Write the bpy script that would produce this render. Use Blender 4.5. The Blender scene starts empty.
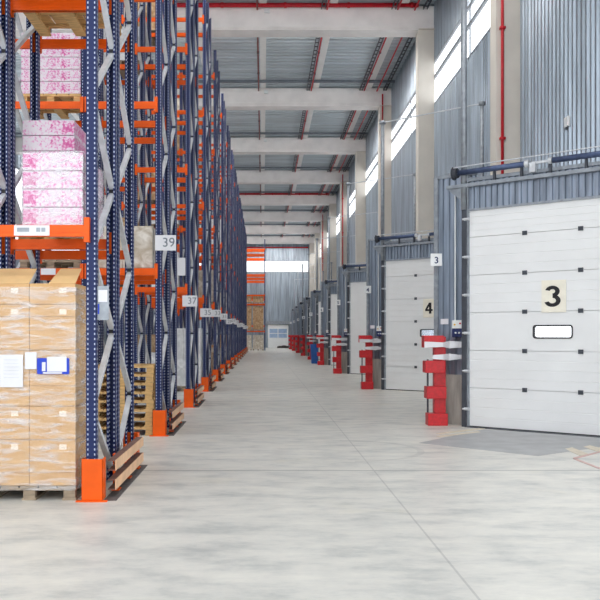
import bpy, bmesh, math, random
from mathutils import Vector, Matrix
random.seed(7)
sc = bpy.context.scene
COL = sc.collection
EYE = 1.65
PITCH = 10.8          # columns along the hall
DP = 10.4             # docks along the hall
ROWP = 5.45           # rack rows along the hall

def s2l(c):
    out = []
    for v in c:
        v = v / 255.0
        out.append(v / 12.92 if v <= 0.04045 else ((v + 0.055) / 1.055) ** 2.4)
    return (out[0], out[1], out[2], 1.0)

# ------------------------------------------------------------------ materials
def nmat(name):
    m = bpy.data.materials.new(name); m.use_nodes = True
    nt = m.node_tree; b = nt.nodes['Principled BSDF']
    return m, nt, b
def node(nt, t, **kw):
    n = nt.nodes.new(t)
    for k, v in kw.items():
        setattr(n, k, v)
    return n
def math_n(nt, op, a, b=None, c=None):
    n = nt.nodes.new('ShaderNodeMath'); n.operation = op
    for i, v in enumerate((a, b, c)):
        if v is None: continue
        if isinstance(v, (int, float)): n.inputs[i].default_value = v
        else: nt.links.new(v, n.inputs[i])
    return n.outputs[0]
def simple(name, rgb, rough=0.5, metal=0.0, var=0.12, scale=6.0, bump=0.0, stretch=(1, 1, 1)):
    m, nt, b = nmat(name)
    tc = node(nt, 'ShaderNodeTexCoord'); mp = node(nt, 'ShaderNodeMapping')
    mp.inputs['Scale'].default_value = stretch
    nt.links.new(tc.outputs['Object'], mp.inputs['Vector'])
    nz = node(nt, 'ShaderNodeTexNoise'); nz.inputs['Scale'].default_value = scale; nz.inputs['Detail'].default_value = 4
    nt.links.new(mp.outputs[0], nz.inputs['Vector'])
    cr = node(nt, 'ShaderNodeValToRGB')
    c = s2l(rgb)
    cr.color_ramp.elements[0].color = tuple(x * (1 - var) for x in c[:3]) + (1,)
    cr.color_ramp.elements[1].color = tuple(min(1, x * (1 + var)) for x in c[:3]) + (1,)
    cr.color_ramp.elements[0].position = .35; cr.color_ramp.elements[1].position = .65
    nt.links.new(nz.outputs[0], cr.inputs[0]); nt.links.new(cr.outputs[0], b.inputs['Base Color'])
    b.inputs['Roughness'].default_value = rough; b.inputs['Metallic'].default_value = metal
    if bump:
        bp = node(nt, 'ShaderNodeBump'); bp.inputs['Strength'].default_value = bump; bp.inputs['Distance'].default_value = .01
        nt.links.new(nz.outputs[0], bp.inputs['Height']); nt.links.new(bp.outputs[0], b.inputs['Normal'])
    return m

M = {}
M['orange'] = simple('orange_steel', (234, 90, 0), .42, 0, .08, 4)
M['orange'].node_tree.nodes['Principled BSDF'].inputs['Specular IOR Level'].default_value = .3
M['galv'] = simple('galvanised_steel', (206, 209, 213), .4, .25, .10, 9)
M['galvd'] = simple('dull_galvanised_steel', (150, 156, 163), .45, .4, .15, 9)
M['clad'] = simple('blue_grey_cladding', (156, 167, 178), .28, .65, .24, 1.6, 0, (3, 3, .25))
M['dockclad'] = simple('dock_cladding', (152, 162, 176), .3, .6, .24, 3, 0, (3, 3, .3))
M['deck'] = simple('roof_deck_sheet', (196, 206, 212), .4, .25, .14, 1.2, 0, (.25, 3, 1))
M['concrete_beam'] = simple('cast_concrete', (248, 244, 241), .75, 0, .06, 1.2, .1)
M['purlin'] = simple('white_purlin_concrete', (250, 250, 248), .7, 0, .03, 1.2)
M['tie'] = simple('grey_tie_steel', (112, 120, 130), .5, .1, .1, 4)
M['concrete_col'] = simple('painted_column_concrete', (220, 214, 204), .7, 0, .05, 1.2, .1)
M['concrete_base'] = simple('raw_concrete_plinth', (168, 164, 156), .8, 0, .2, 3, .2, (4, 4, .6))
M['white'] = simple('white_enamel', (238, 240, 240), .45, 0, .02, 2)
M['doorwhite'] = simple('white_door_panel', (232, 233, 233), .42, 0, .03, 1.4)
M['paper'] = simple('white_paper', (224, 224, 228), .7, 0, .02, 8)
M['cream'] = simple('cream_card', (238, 233, 218), .7, 0, .04, 8)
M['black'] = simple('black_paint', (22, 22, 26), .5, 0, .1, 8)
M['darkgrey'] = simple('dark_grey_steel', (70, 74, 82), .5, .2, .15, 6)
M['red'] = simple('red_enamel', (196, 18, 30), .4, 0, .12, 20)
M['redpipe'] = simple('red_sprinkler_pipe', (200, 20, 36), .4, 0, .08, 4)
M['brownpipe'] = simple('brown_red_pipe', (126, 52, 46), .5, 0, .1, 4)
M['blueshaft'] = simple('blue_spring_steel', (76, 90, 122), .4, .4, .15, 12)
M['bluelabel'] = simple('blue_print', (24, 62, 190), .6, 0, .05, 8)
M['bluebin'] = simple('blue_plastic', (30, 92, 170), .45, 0, .08, 6)
M['navybox'] = simple('navy_plastic', (30, 44, 92), .45, 0, .05, 6)
M['yellow'] = simple('yellow_plastic', (232, 190, 40), .45, 0, .05, 6)
M['wood'] = simple('pallet_wood', (206, 168, 112), .75, 0, .25, 5, .2, (1, 6, 6))
M['oldwood'] = simple('grey_pallet_wood', (148, 132, 112), .8, 0, .25, 5, .2, (1, 6, 6))
M['tanrail'] = simple('tan_painted_rail', (222, 180, 142), .55, 0, .1, 5)
M['railtop'] = simple('brown_rail_top', (120, 88, 78), .6, 0, .15, 5)
M['mat'] = simple('dark_grey_strip', (92, 88, 86), .7, 0, .2, 6)
M['tape'] = simple('tape_patch', (240, 222, 200), .4, 0, .03, 8)
M['flap'] = simple('carton_inside', (226, 188, 132), .75, 0, .06, 4)
M['hatch'] = simple('worn_cream_line_paint', (214, 204, 184), .5, 0, .12, 12)
M['redline'] = simple('worn_red_line_paint', (204, 170, 164), .5, 0, .12, 12)
M['patch'] = simple('dark_concrete_patch', (168, 169, 170), .5, 0, .10, 3, .1)
M['sack'] = simple('dark_sack', (66, 58, 56), .8, 0, .3, 8, .3)

def carton_mat():
    m, nt, b = nmat('brown_cardboard')
    tc = node(nt, 'ShaderNodeTexCoord')
    nz = node(nt, 'ShaderNodeTexNoise'); nz.inputs['Scale'].default_value = 3.5; nz.inputs['Detail'].default_value = 5
    mp = node(nt, 'ShaderNodeMapping'); mp.inputs['Scale'].default_value = (1, 1, 4)
    nt.links.new(tc.outputs['Object'], mp.inputs[0]); nt.links.new(mp.outputs[0], nz.inputs['Vector'])
    cr = node(nt, 'ShaderNodeValToRGB')
    cr.color_ramp.elements[0].position = .35; cr.color_ramp.elements[1].position = .7
    cr.color_ramp.elements[0].color = s2l((198, 153, 98)); cr.color_ramp.elements[1].color = s2l((217, 178, 126))
    nt.links.new(nz.outputs[0], cr.inputs[0]); nt.links.new(cr.outputs[0], b.inputs['Base Color'])
    b.inputs['Roughness'].default_value = .6
    return m
M['carton'] = carton_mat()

def pink_mat():
    # white cartons printed with magenta flowers
    m, nt, b = nmat('pink_printed_carton')
    tc = node(nt, 'ShaderNodeTexCoord')
    nz = node(nt, 'ShaderNodeTexNoise'); nz.inputs['Scale'].default_value = 38; nz.inputs['Detail'].default_value = 3
    nt.links.new(tc.outputs['Object'], nz.inputs['Vector'])
    big = node(nt, 'ShaderNodeTexNoise'); big.inputs['Scale'].default_value = 6.0; big.inputs['Detail'].default_value = 1
    nt.links.new(tc.outputs['Object'], big.inputs['Vector'])
    sx = node(nt, 'ShaderNodeSeparateXYZ'); nt.links.new(tc.outputs['Object'], sx.inputs[0])
    # a flower block repeated across every carton
    fx = math_n(nt, 'ABSOLUTE', math_n(nt, 'SUBTRACT', sx.outputs[0], 0.24))
    fz = math_n(nt, 'ABSOLUTE', math_n(nt, 'SUBTRACT', sx.outputs[2], 0.1))
    fl = math_n(nt, 'MULTIPLY', math_n(nt, 'LESS_THAN', fx, .07), math_n(nt, 'LESS_THAN', fz, .065))
    a = math_n(nt, 'ADD', nz.outputs[0], math_n(nt, 'MULTIPLY', big.outputs[0], .35))
    a = math_n(nt, 'ADD', a, math_n(nt, 'MULTIPLY', fl, .14))
    cr = node(nt, 'ShaderNodeValToRGB')
    e = cr.color_ramp.elements
    e[0].position = .67; e[0].color = s2l((222, 213, 219)); e[1].position = .76; e[1].color = s2l((224, 172, 204))
    x = e.new(.92); x.color = s2l((204, 84, 150))
    nt.links.new(a, cr.inputs[0]); nt.links.new(cr.outputs[0], b.inputs['Base Color'])
    b.inputs['Roughness'].default_value = .45
    return m
M['pink'] = pink_mat()

def post_mat():
    m, nt, b = nmat('navy_perforated_post')
    tc = node(nt, 'ShaderNodeTexCoord'); sx = node(nt, 'ShaderNodeSeparateXYZ')
    nt.links.new(tc.outputs['Object'], sx.inputs[0])
    X, Y, Z = sx.outputs
    zz = math_n(nt, 'LESS_THAN', math_n(nt, 'MODULO', Z, .05), .021)
    ax = math_n(nt, 'ABSOLUTE', X); ay = math_n(nt, 'ABSOLUTE', Y)
    front = math_n(nt, 'MULTIPLY', math_n(nt, 'LESS_THAN', math_n(nt, 'ABSOLUTE', math_n(nt, 'SUBTRACT', ax, .034)), .006),
                   math_n(nt, 'GREATER_THAN', ay, .040))
    side = math_n(nt, 'MULTIPLY', math_n(nt, 'LESS_THAN', math_n(nt, 'ABSOLUTE', math_n(nt, 'SUBTRACT', ay, .018)), .008),
                  math_n(nt, 'GREATER_THAN', ax, .049))
    f = math_n(nt, 'MULTIPLY', zz, math_n(nt, 'MAXIMUM', front, side))
    mx = node(nt, 'ShaderNodeMix', data_type='RGBA')
    mx.inputs[6].default_value = s2l((18, 34, 82)); mx.inputs[7].default_value = s2l((172, 180, 204))  # pale dots put the light seen in the post holes into the colour
    nt.links.new(f, mx.inputs[0]); nt.links.new(mx.outputs[2], b.inputs['Base Color'])
    b.inputs['Roughness'].default_value = .4; b.inputs['Specular IOR Level'].default_value = .3
    return m
M['navy'] = post_mat()

def floor_mat():
    m, nt, b = nmat('polished_concrete_floor')
    tc = node(nt, 'ShaderNodeTexCoord')
    def noise(scale, st, det=5, rough=.55):
        mp = node(nt, 'ShaderNodeMapping'); mp.inputs['Scale'].default_value = st
        nt.links.new(tc.outputs['Object'], mp.inputs[0])
        n = node(nt, 'ShaderNodeTexNoise'); n.inputs['Scale'].default_value = scale
        n.inputs['Detail'].default_value = det; n.inputs['Roughness'].default_value = rough
        nt.links.new(mp.outputs[0], n.inputs['Vector']); return n.outputs[0]
    a = noise(1.8, (.8, 1.5, 1), 8, .7)
    cr = node(nt, 'ShaderNodeValToRGB'); e = cr.color_ramp.elements
    e[0].position = .33; e[0].color = s2l((180, 181, 177)); e[1].position = .66; e[1].color = s2l((222, 219, 210))
    x = e.new(.5); x.color = s2l((208, 206, 199))
    nt.links.new(a, cr.inputs[0])
    w = noise(.7, (1.2, 1, 1), 3)
    cr2 = node(nt, 'ShaderNodeValToRGB'); e = cr2.color_ramp.elements
    e[0].position = .62; e[0].color = (0, 0, 0, 1); e[1].position = .75; e[1].color = (.35, .35, .35, 1)
    nt.links.new(w, cr2.inputs[0])
    mx = node(nt, 'ShaderNodeMix', data_type='RGBA'); mx.inputs[7].default_value = s2l((214, 206, 182))
    nt.links.new(cr2.outputs[0], mx.inputs[0]); nt.links.new(cr.outputs[0], mx.inputs[6])
    # sawn joints
    sx = node(nt, 'ShaderNodeSeparateXYZ'); nt.links.new(tc.outputs['Object'], sx.inputs[0])
    X, Y, Z = sx.outputs
    jx = math_n(nt, 'LESS_THAN', math_n(nt, 'ABSOLUTE', math_n(nt, 'SUBTRACT', X, 1.35)), .009)
    my = math_n(nt, 'ABSOLUTE', math_n(nt, 'SUBTRACT', math_n(nt, 'MODULO', math_n(nt, 'ADD', Y, 21.6 - 10.35 + 5.4), 10.8), 5.4))
    jy = math_n(nt, 'LESS_THAN', my, .03)
    j = math_n(nt, 'MULTIPLY', math_n(nt, 'MAXIMUM', math_n(nt, 'MULTIPLY', jx, .6), jy), .5)
    # fine curved tyre scuffs near the dock
    d = node(nt, 'ShaderNodeVectorMath', operation='DISTANCE'); nt.links.new(tc.outputs['Object'], d.inputs[0])
    d.inputs[1].default_value = (1.15, 12.2, 0)
    ring = math_n(nt, 'LESS_THAN', math_n(nt, 'ABSOLUTE', math_n(nt, 'SUBTRACT', d.outputs['Value'], 1.1)), .05)
    ring = math_n(nt, 'MULTIPLY', ring, math_n(nt, 'GREATER_THAN', X, 1.2))
    j = math_n(nt, 'MAXIMUM', j, math_n(nt, 'MULTIPLY', ring, .16))
    mx2 = node(nt, 'ShaderNodeMix', data_type='RGBA'); mx2.inputs[7].default_value = s2l((96, 98, 100))
    nt.links.new(j, mx2.inputs[0]); nt.links.new(mx.outputs[2], mx2.inputs[6])
    nt.links.new(mx2.outputs[2], b.inputs['Base Color'])
    r = noise(1.5, (1, 2, 1), 4)
    rr = math_n(nt, 'ADD', math_n(nt, 'MULTIPLY', r, .25), .27)
    nt.links.new(rr, b.inputs['Roughness'])
    b.inputs['Specular IOR Level'].default_value = .45
    return m
M['floor'] = floor_mat()

def wrapped_mat(name, c0, c1, sc_=5):
    m, nt, b = nmat(name)
    tc = node(nt, 'ShaderNodeTexCoord')
    n = node(nt, 'ShaderNodeTexNoise'); n.inputs['Scale'].default_value = sc_; n.inputs['Detail'].default_value = 6
    n.inputs['Distortion'].default_value = 1.2
    nt.links.new(tc.outputs['Object'], n.inputs['Vector'])
    cr = node(nt, 'ShaderNodeValToRGB'); e = cr.color_ramp.elements
    e[0].position = .38; e[0].color = s2l(c0); e[1].position = .68; e[1].color = s2l(c1)
    nt.links.new(n.outputs[0], cr.inputs[0]); nt.links.new(cr.outputs[0], b.inputs['Base Color'])
    b.inputs['Roughness'].default_value = .3
    bp = node(nt, 'ShaderNodeBump'); bp.inputs['Strength'].default_value = .4; bp.inputs['Distance'].default_value = .02
    nt.links.new(n.outputs[0], bp.inputs['Height']); nt.links.new(bp.outputs[0], b.inputs['Normal'])
    return m
M['wrapbeige'] = wrapped_mat('film_over_beige_boxes', (178, 164, 144), (226, 220, 210))
M['wrapbrown'] = wrapped_mat('film_over_brown_boxes', (160, 120, 78), (214, 184, 146))
M['wrapwhite'] = wrapped_mat('film_over_white_goods', (206, 208, 210), (240, 241, 243))

def film_mat():
    m = bpy.data.materials.new('clear_stretch_film'); m.use_nodes = True; nt = m.node_tree; nt.nodes.clear()
    out = node(nt, 'ShaderNodeOutputMaterial'); mix = node(nt, 'ShaderNodeMixShader')
    tr = node(nt, 'ShaderNodeBsdfTransparent'); pr = node(nt, 'ShaderNodeBsdfPrincipled')
    pr.inputs['Base Color'].default_value = (.9, .9, .92, 1); pr.inputs['Roughness'].default_value = .25
    tc = node(nt, 'ShaderNodeTexCoord'); mp = node(nt, 'ShaderNodeMapping'); mp.inputs['Scale'].default_value = (1.2, 1.2, 7)
    n = node(nt, 'ShaderNodeTexNoise'); n.inputs['Scale'].default_value = 3.2; n.inputs['Detail'].default_value = 6; n.inputs['Distortion'].default_value = .6
    nt.links.new(tc.outputs['Object'], mp.inputs[0]); nt.links.new(mp.outputs[0], n.inputs['Vector'])
    cr = node(nt, 'ShaderNodeValToRGB'); e = cr.color_ramp.elements
    e[0].position = .45; e[0].color = (.05, .05, .05, 1); e[1].position = .80; e[1].color = (.5, .5, .5, 1)
    nt.links.new(n.outputs[0], cr.inputs[0]); nt.links.new(cr.outputs[0], mix.inputs[0])
    nt.links.new(tr.outputs[0], mix.inputs[1]); nt.links.new(pr.outputs[0], mix.inputs[2]); nt.links.new(mix.outputs[0], out.inputs[0])
    return m
M['film'] = film_mat()
def thin(name, f, col):
    m = bpy.data.materials.new(name); m.use_nodes = True; nt = m.node_tree; nt.nodes.clear()
    out = node(nt, 'ShaderNodeOutputMaterial'); mix = node(nt, 'ShaderNodeMixShader'); mix.inputs[0].default_value = f
    tr = node(nt, 'ShaderNodeBsdfTransparent'); pr = node(nt, 'ShaderNodeBsdfPrincipled')
    pr.inputs['Base Color'].default_value = col; pr.inputs['Roughness'].default_value = .2
    nt.links.new(tr.outputs[0], mix.inputs[1]); nt.links.new(pr.outputs[0], mix.inputs[2]); nt.links.new(mix.outputs[0], out.inputs[0])
    return m
M['glass'] = thin('thin_window_sheet', .12, (.9, .93, .95, 1))
M['tapefilm'] = thin('bunched_film_strip', .72, (.93, .93, .96, 1))
M['officeglass'] = simple('bluish_office_glass', (158, 182, 214), .15, 0, .1, 3)

# ------------------------------------------------------------------ mesh building
class MB:
    def __init__(s): s.v = []; s.f = []; s.m = []
    def add(s, vs, fs, T=None, mi=0):
        o = len(s.v)
        for p in vs:
            s.v.append(tuple(T(*p)) if T else tuple(p))
        for f in fs:
            s.f.append([i + o for i in f]); s.m.append(mi)
        return s
    def box(s, x0, x1, y0, y1, z0, z1, T=None, mi=0):
        vs = [(x, y, z) for x in (x0, x1) for y in (y0, y1) for z in (z0, z1)]
        fs = [(0, 1, 3, 2), (4, 6, 7, 5), (0, 4, 5, 1), (2, 3, 7, 6), (0, 2, 6, 4), (1, 5, 7, 3)]
        return s.add(vs, fs, T, mi)
    def bar(s, p, q, w, t, side=(1, 0, 0), mi=0, T=None):
        if T: p = T(*p); q = T(*q)
        p = Vector(p); q = Vector(q); d = (q - p).normalized(); a = Vector(side).normalized(); b = d.cross(a).normalized()
        a = b.cross(d).normalized()
        vs = []
        for c in (p, q):
            for i, j in ((-1, -1), (1, -1), (1, 1), (-1, 1)):
                vs.append(c + a * (t / 2 * i) + b * (w / 2 * j))
        fs = [(0, 1, 2, 3), (7, 6, 5, 4)] + [(i, i + 4, (i + 1) % 4 + 4, (i + 1) % 4) for i in range(4)]
        return s.add(vs, fs, None, mi)
    def cyl(s, p, q, r, n=12, mi=0, T=None, r2=None):
        if T: p = T(*p); q = T(*q)
        p = Vector(p); q = Vector(q); d = (q - p).normalized()
        a = d.orthogonal().normalized(); b = d.cross(a)
        r2 = r if r2 is None else r2
        vs = []
        for c, rr in ((p, r), (q, r2)):
            for k in range(n):
                t = 2 * math.pi * k / n
                vs.append(c + a * (rr * math.cos(t)) + b * (rr * math.sin(t)))
        fs = [tuple(range(n))[::-1], tuple(range(n, 2 * n))] + [(k, (k + 1) % n, (k + 1) % n + n, k + n) for k in range(n)]
        return s.add(vs, fs, None, mi)
    def poly(s, pts, z0, z1, mi=0):
        n = len(pts)
        vs = [(x, y, z0) for x, y in pts] + [(x, y, z1) for x, y in pts]
        fs = [tuple(range(n))[::-1], tuple(range(n, 2 * n))] + [(k, (k + 1) % n, (k + 1) % n + n, k + n) for k in range(n)]
        return s.add(vs, fs, None, mi)
    def corr(s, a0, a1, h0, h1, pitch, depth, T, back=.012, mi=0):
        # sheet: T(a, offset, h). ribs stand out by depth towards +offset
        prof = []; a = a0
        while a < a1 - 1e-6:
            for da, o in ((0, 0), (.42, 0), (.54, 1), (.88, 1), (1, 0)):
                x = a + da * pitch
                if x <= a1 + 1e-6 and (not prof or x > prof[-1][0] + 1e-6): prof.append((x, o * depth))
            a += pitch
        if prof[-1][0] < a1 - 1e-4: prof.append((a1, 0))
        n = len(prof)
        vs = []
        for x, o in prof:
            vs += [(x, o, h0), (x, o, h1), (x, o - back, h0), (x, o - back, h1)]
        fs = []
        for k in range(n - 1):
            i = 4 * k; j = i + 4
            fs += [(i, j, j + 1, i + 1), (i + 2, i + 3, j + 3, j + 2), (i, i + 2, j + 2, j), (i + 1, j + 1, j + 3, i + 3)]
        fs += [(0, 1, 3, 2), (4 * n - 4, 4 * n - 2, 4 * n - 1, 4 * n - 3)]
        return s.add(vs, fs, T, mi)
    def build(s, name, mats, parent=None, bevel=0, smooth=False, origin=None):
        if not isinstance(mats, (list, tuple)): mats = [mats]
        off = Vector(origin) if origin is not None else (wloc(parent) if parent else Vector((0, 0, 0)))
        me = bpy.data.meshes.new(name)
        me.from_pydata([tuple(Vector(p) - off) for p in s.v], [], s.f)
        for m in mats: me.materials.append(m)
        me.polygons.foreach_set('material_index', s.m)
        bm = bmesh.new(); bm.from_mesh(me); bmesh.ops.recalc_face_normals(bm, faces=bm.faces)
        if bevel:
            es = [e for e in bm.edges if len(e.link_faces) == 2 and e.calc_face_angle(0) > .5 and e.calc_length() > bevel * 3]
            bmesh.ops.bevel(bm, geom=es, offset=bevel, segments=2, affect='EDGES', profile=.6, clamp_overlap=True)
        bm.to_mesh(me); bm.free()
        if smooth:
            me.polygons.foreach_set('use_smooth', [len(p.vertices) == 4 for p in me.polygons])
        o = bpy.data.objects.new(name, me); COL.objects.link(o)
        if parent:
            o.parent = parent
            if origin is not None: o.location = off - wloc(parent)
        elif origin is not None: o.location = off
        return o
def wloc(o):
    v = Vector((0, 0, 0))
    while o: v += Vector(o.location); o = o.parent
    return v
def empty(name, loc, parent=None):
    o = bpy.data.objects.new(name, None); COL.objects.link(o); o.location = loc; o.empty_display_size = .1
    if parent: o.parent = parent; o.location = Vector(loc) - wloc(parent)
    return o
def tag(o, label=None, cat=None, group=None, kind=None):
    if label: o['label'] = label
    if cat: o['category'] = cat
    if group: o['group'] = group
    if kind: o['kind'] = kind
    return o
KIDS = {}
def copy_tree(o, parent=None, off=None):
    c = o.copy(); COL.objects.link(c)
    if parent: c.parent = parent
    if off is not None: c.location = Vector(o.location) + Vector(off)
    for ch in list(o.children): copy_tree(ch, c)
    return c
def text(name, s, size, mat, origin, xdir, parent, bold=0.0, extr=.002):
    cu = bpy.data.curves.new(name, 'FONT'); cu.body = s; cu.size = size; cu.align_x = 'CENTER'; cu.align_y = 'CENTER'
    cu.extrude = extr; cu.offset = bold
    cu.materials.append(mat)
    tmp = bpy.data.objects.new(name, cu); COL.objects.link(tmp); bpy.context.view_layer.update()
    me = bpy.data.meshes.new_from_object(tmp.evaluated_get(bpy.context.evaluated_depsgraph_get()))
    bpy.data.objects.remove(tmp); bpy.data.curves.remove(cu)
    o = bpy.data.objects.new(name, me); COL.objects.link(o)
    x = Vector(xdir).normalized(); z = Vector((0, 0, 1)); n = x.cross(z)
    R = Matrix((x, z, n)).transposed()
    o.rotation_euler = R.to_euler()
    if parent: o.parent = parent; o.location = Vector(origin) - wloc(parent)
    else: o.location = origin
    return o

ORD = ['first', 'second', 'third', 'fourth', 'fifth', 'sixth', 'seventh', 'eighth', 'ninth', 'tenth', 'eleventh', 'twelfth',
       'thirteenth', 'fourteenth', 'fifteenth', 'sixteenth', 'seventeenth', 'eighteenth']

# ------------------------------------------------------------------ the hall
WX = 6.58; LX = -16.0; YB = -6.0; YE = 111.0
BZ0, BZ1 = EYE + 11.63, EYE + 12.56
DZ = BZ1 + .16
f = MB().box(LX, 13, YB, 125, -.2, 0).build('floor', M['floor'])
tag(f, 'pale mottled polished concrete floor of the hall', kind='structure')

d = MB(); d.corr(YB, YE + .3, LX, WX + .3, .42, .09, lambda a, o, h: (h, a, DZ - o), back=.04)
tag(d.build('ceiling', M['deck']), 'ribbed grey metal roof deck', kind='structure')

# right wall: cladding bands and the window strip
TW = lambda a, o, h: (WX - o, a, h)
WZ0, WZ1 = 10.47, 12.1
w = MB()
w.corr(YB, YE, 4.42, WZ0, .25, .055, TW)
w.corr(YB, YE, WZ1, DZ, .25, .055, TW)
for n in range(-1, 9):
    y0 = 21.58 + DP * n; y1 = min(12.75 + DP * (n + 1), YE)
    if n == 8: y1 = YE
    w.corr(y0, y1, 0, 4.42, .25, .055, TW)
tag(w.build('wall_right', M['clad']), 'blue grey ribbed metal wall above the dock doors', kind='structure')
# columns
for k in range(1, 11):
    y = PITCH * k
    c = MB().box(WX - .66, WX - .04, y, y + .55, 0, BZ0)
    c.box(WX - .66, WX - .04, y - .1, y + .75, BZ0 - .0, BZ0 + .02)
    tag(c.build('trim_%d' % k, M['concrete_col'], bevel=.015), kind='structure', label='beige concrete column, %s along the dock wall' % ORD[k - 1])
    # beams
    b = MB()
    prof = [(0, BZ0), (.8, BZ0), (.8, BZ0 + .14), (.5, BZ0 + .24), (.5, BZ1 - .16), (.75, BZ1 - .06), (.75, BZ1), (0.05, BZ1), (0.05, BZ1 - .06), (.07, BZ1 - .16), (.07, BZ0 + .2), (0, BZ0 + .17), (0, BZ0 + .075), (.06, BZ0 + .075), (.06, BZ0 + .025), (0, BZ0 + .025)]
    n = len(prof); vs = [(LX, y + a, z) for a, z in prof] + [(WX - .04, y + a, z) for a, z in prof]
    b.add(vs, [tuple(range(n)), tuple(range(n, 2 * n))[::-1]] + [(i, (i + 1) % n, (i + 1) % n + n, i + n) for i in range(n)])
    tag(b.build('ceiling_beam', M['concrete_beam']), kind='structure', label='pale concrete roof beam, %s from the camera' % ORD[k - 1])
# purlins
for i, x in enumerate((-13.45, -10.76, -8.07, -5.38, -2.69, 0, 2.69, 5.38)):
    p = MB().box(x - .14, x + .14, YB, YE, BZ1, DZ - .055)
    tag(p.build('ceiling_purlin', M['purlin']), kind='structure', label='pale purlin under the roof deck')
for k in range(1, 10):
    tag(MB().box(LX, WX - .1, PITCH * (k + 1) - 1.45, PITCH * (k + 1) - 1.32, BZ1 - .14, BZ1 - .03).build('ceiling_tie', M['tie']), kind='structure', label='dark steel tie rail across the roof bay')
    for x in (.0, 2.69, 5.38):
        pass
# windows in the right wall, one per bay
wn = 1
for k in range(0, 10):
    y0 = PITCH * k + .78; y1 = PITCH * (k + 1)
    r = empty('window_%d' % wn, (WX, y0, WZ0)); wn += 1
    tag(r, 'long high window strip in the dock wall, %s bay' % ORD[k], kind='structure')
    y0 -= .78
    fr = MB().box(WX - .05, WX + .03, y0, y1, WZ0 - .03, WZ0 + .03).box(WX - .05, WX + .03, y0, y1, WZ1 - .03, WZ1 + .03)
    fr.box(WX - .05, WX + .03, y0, y1, 11.46, 11.56)
    fr.box(WX - .02, WX + .03, y0 + PITCH / 2, y0 + PITCH / 2 + .04, WZ0, WZ1)
    fr.build('window_frame', M['galvd'], r)
    MB().box(WX - .01, WX, y0, y1, WZ0, WZ1).build('pane', M['glass'], r)

# end wall
TE = lambda a, o, h: (a, YE - o, h)
e = MB()
e.corr(LX, WX, 0, 9.85, .3, .04, TE); e.corr(LX, WX, 11.35, DZ, .3, .04, TE)
tag(e.build('wall_end', M['clad']), 'ribbed metal end wall far down the aisle', kind='structure')
r = empty('window_%d' % wn, (0, YE, 9.85)); tag(r, 'bright white window band across the end wall', kind='structure')
MB().box(LX, WX, YE - .05, YE + .03, 9.82, 9.9).box(LX, WX, YE - .05, YE + .03, 11.3, 11.38).build('window_frame', M['galvd'], r)
MB().box(LX, WX, YE - .01, YE, 9.85, 11.35).build('pane', M['glass'], r)
# left wall far behind the racks
TL = lambda a, o, h: (LX + o, a, h)
l = MB(); l.corr(YB, YE, 0, 7.5, .33, .035, TL); l.corr(YB, YE, 12.5, DZ, .33, .035, TL)
tag(l.build('wall_left', M['clad']), 'ribbed metal wall far behind the racks', kind='structure')
r = empty('window_%d' % (wn + 1), (LX, YB, 7.5)); tag(r, 'tall window band in the wall behind the racks', kind='structure')
MB().box(LX - .03, LX + .05, YB, YE, 7.45, 7.55).box(LX - .03, LX + .05, YB, YE, 12.45, 12.55).build('window_frame', M['galvd'], r)
MB().box(LX, LX + .01, YB, YE, 7.5, 12.5).build('pane', M['glass'], r)

# white office door in the end wall
r = empty('door_12', (1.9, YE, 0)); tag(r, 'small white door with windows at the far end of the aisle', kind='structure')
MB().box(.65, 3.3, YE - .35, YE - .05, 0, 3.0).build('door_panel', M['white'], r, bevel=.02)
MB().box(.85, 1.9, YE - .38, YE - .33, 1.3, 2.45).box(2.0, 3.1, YE - .38, YE - .33, 1.3, 2.45).build('pane', M['officeglass'], r)
MB().box(.8, 3.15, YE - .4, YE - .34, 1.82, 1.9).box(1.9, 2.0, YE - .4, YE - .34, 1.25, 2.5).build('glazing_bar', M['white'], r)
MB().box(.3, 3.5, YE - .6, YE - .05, 3.02, 3.45).build('shutter_box', M['galvd'], r, bevel=.02)

# ------------------------------------------------------------------ roof services
def thing_mesh(mb, name, mats, label, cat, group=None, origin=None, **kw):
    o = mb.build(name, mats, None, origin=origin, **kw); return tag(o, label, cat, group)
for i, (x, lab) in enumerate(((-.22, 'beside the centre purlin'), (2.45, 'beside the second purlin'), (5.15, 'beside the purlin next to the dock wall'))):
    z = BZ1 - .12
    mb = MB().cyl((x, 4, z), (x, YE - .2, z), .035, 8, mi=0)
    for k in range(36): mb.box(x - .05, x + .05, 4.4 + 3 * k, 4.46 + 3 * k, z - .04, z + .05, mi=1)
    thing_mesh(mb, 'sprinkler_pipe', [M['brownpipe'] if i == 0 else M['redpipe'], M['darkgrey']], 'thin red brown pipe running along the roof ' + lab, 'pipe', 'long pipes under the roof', origin=(x, 4, z))
for i, (x, lab) in enumerate(((2.30, 'left of the second purlin'), (4.99, 'left of the purlin next to the dock wall'), (6.2, 'against the dock wall'))):
    z = BZ1 - .1
    mb = MB().box(x - .08, x - .06, 4, YE - .2, z - .03, z + .07).box(x + .06, x + .08, 4, YE - .2, z - .03, z + .07)
    for k in range(213): mb.box(x - .06, x + .06, 4.1 + .5 * k, 4.2 + .5 * k, z - .03, z - .015)
    thing_mesh(mb, 'cable_tray', M['darkgrey'], 'dark cable tray hung under the roof ' + lab, 'cable tray', 'cable trays under the roof', origin=(x, 4, z))
thing_mesh(MB().cyl((5.8, 4, BZ1 - .14), (5.8, YE - .2, BZ1 - .14), .035, 8), 'sprinkler_pipe', M['redpipe'], 'thin red pipe along the roof nearest the dock wall', 'pipe', 'long pipes under the roof', origin=(6.02, 4, BZ1 - .14))
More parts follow.
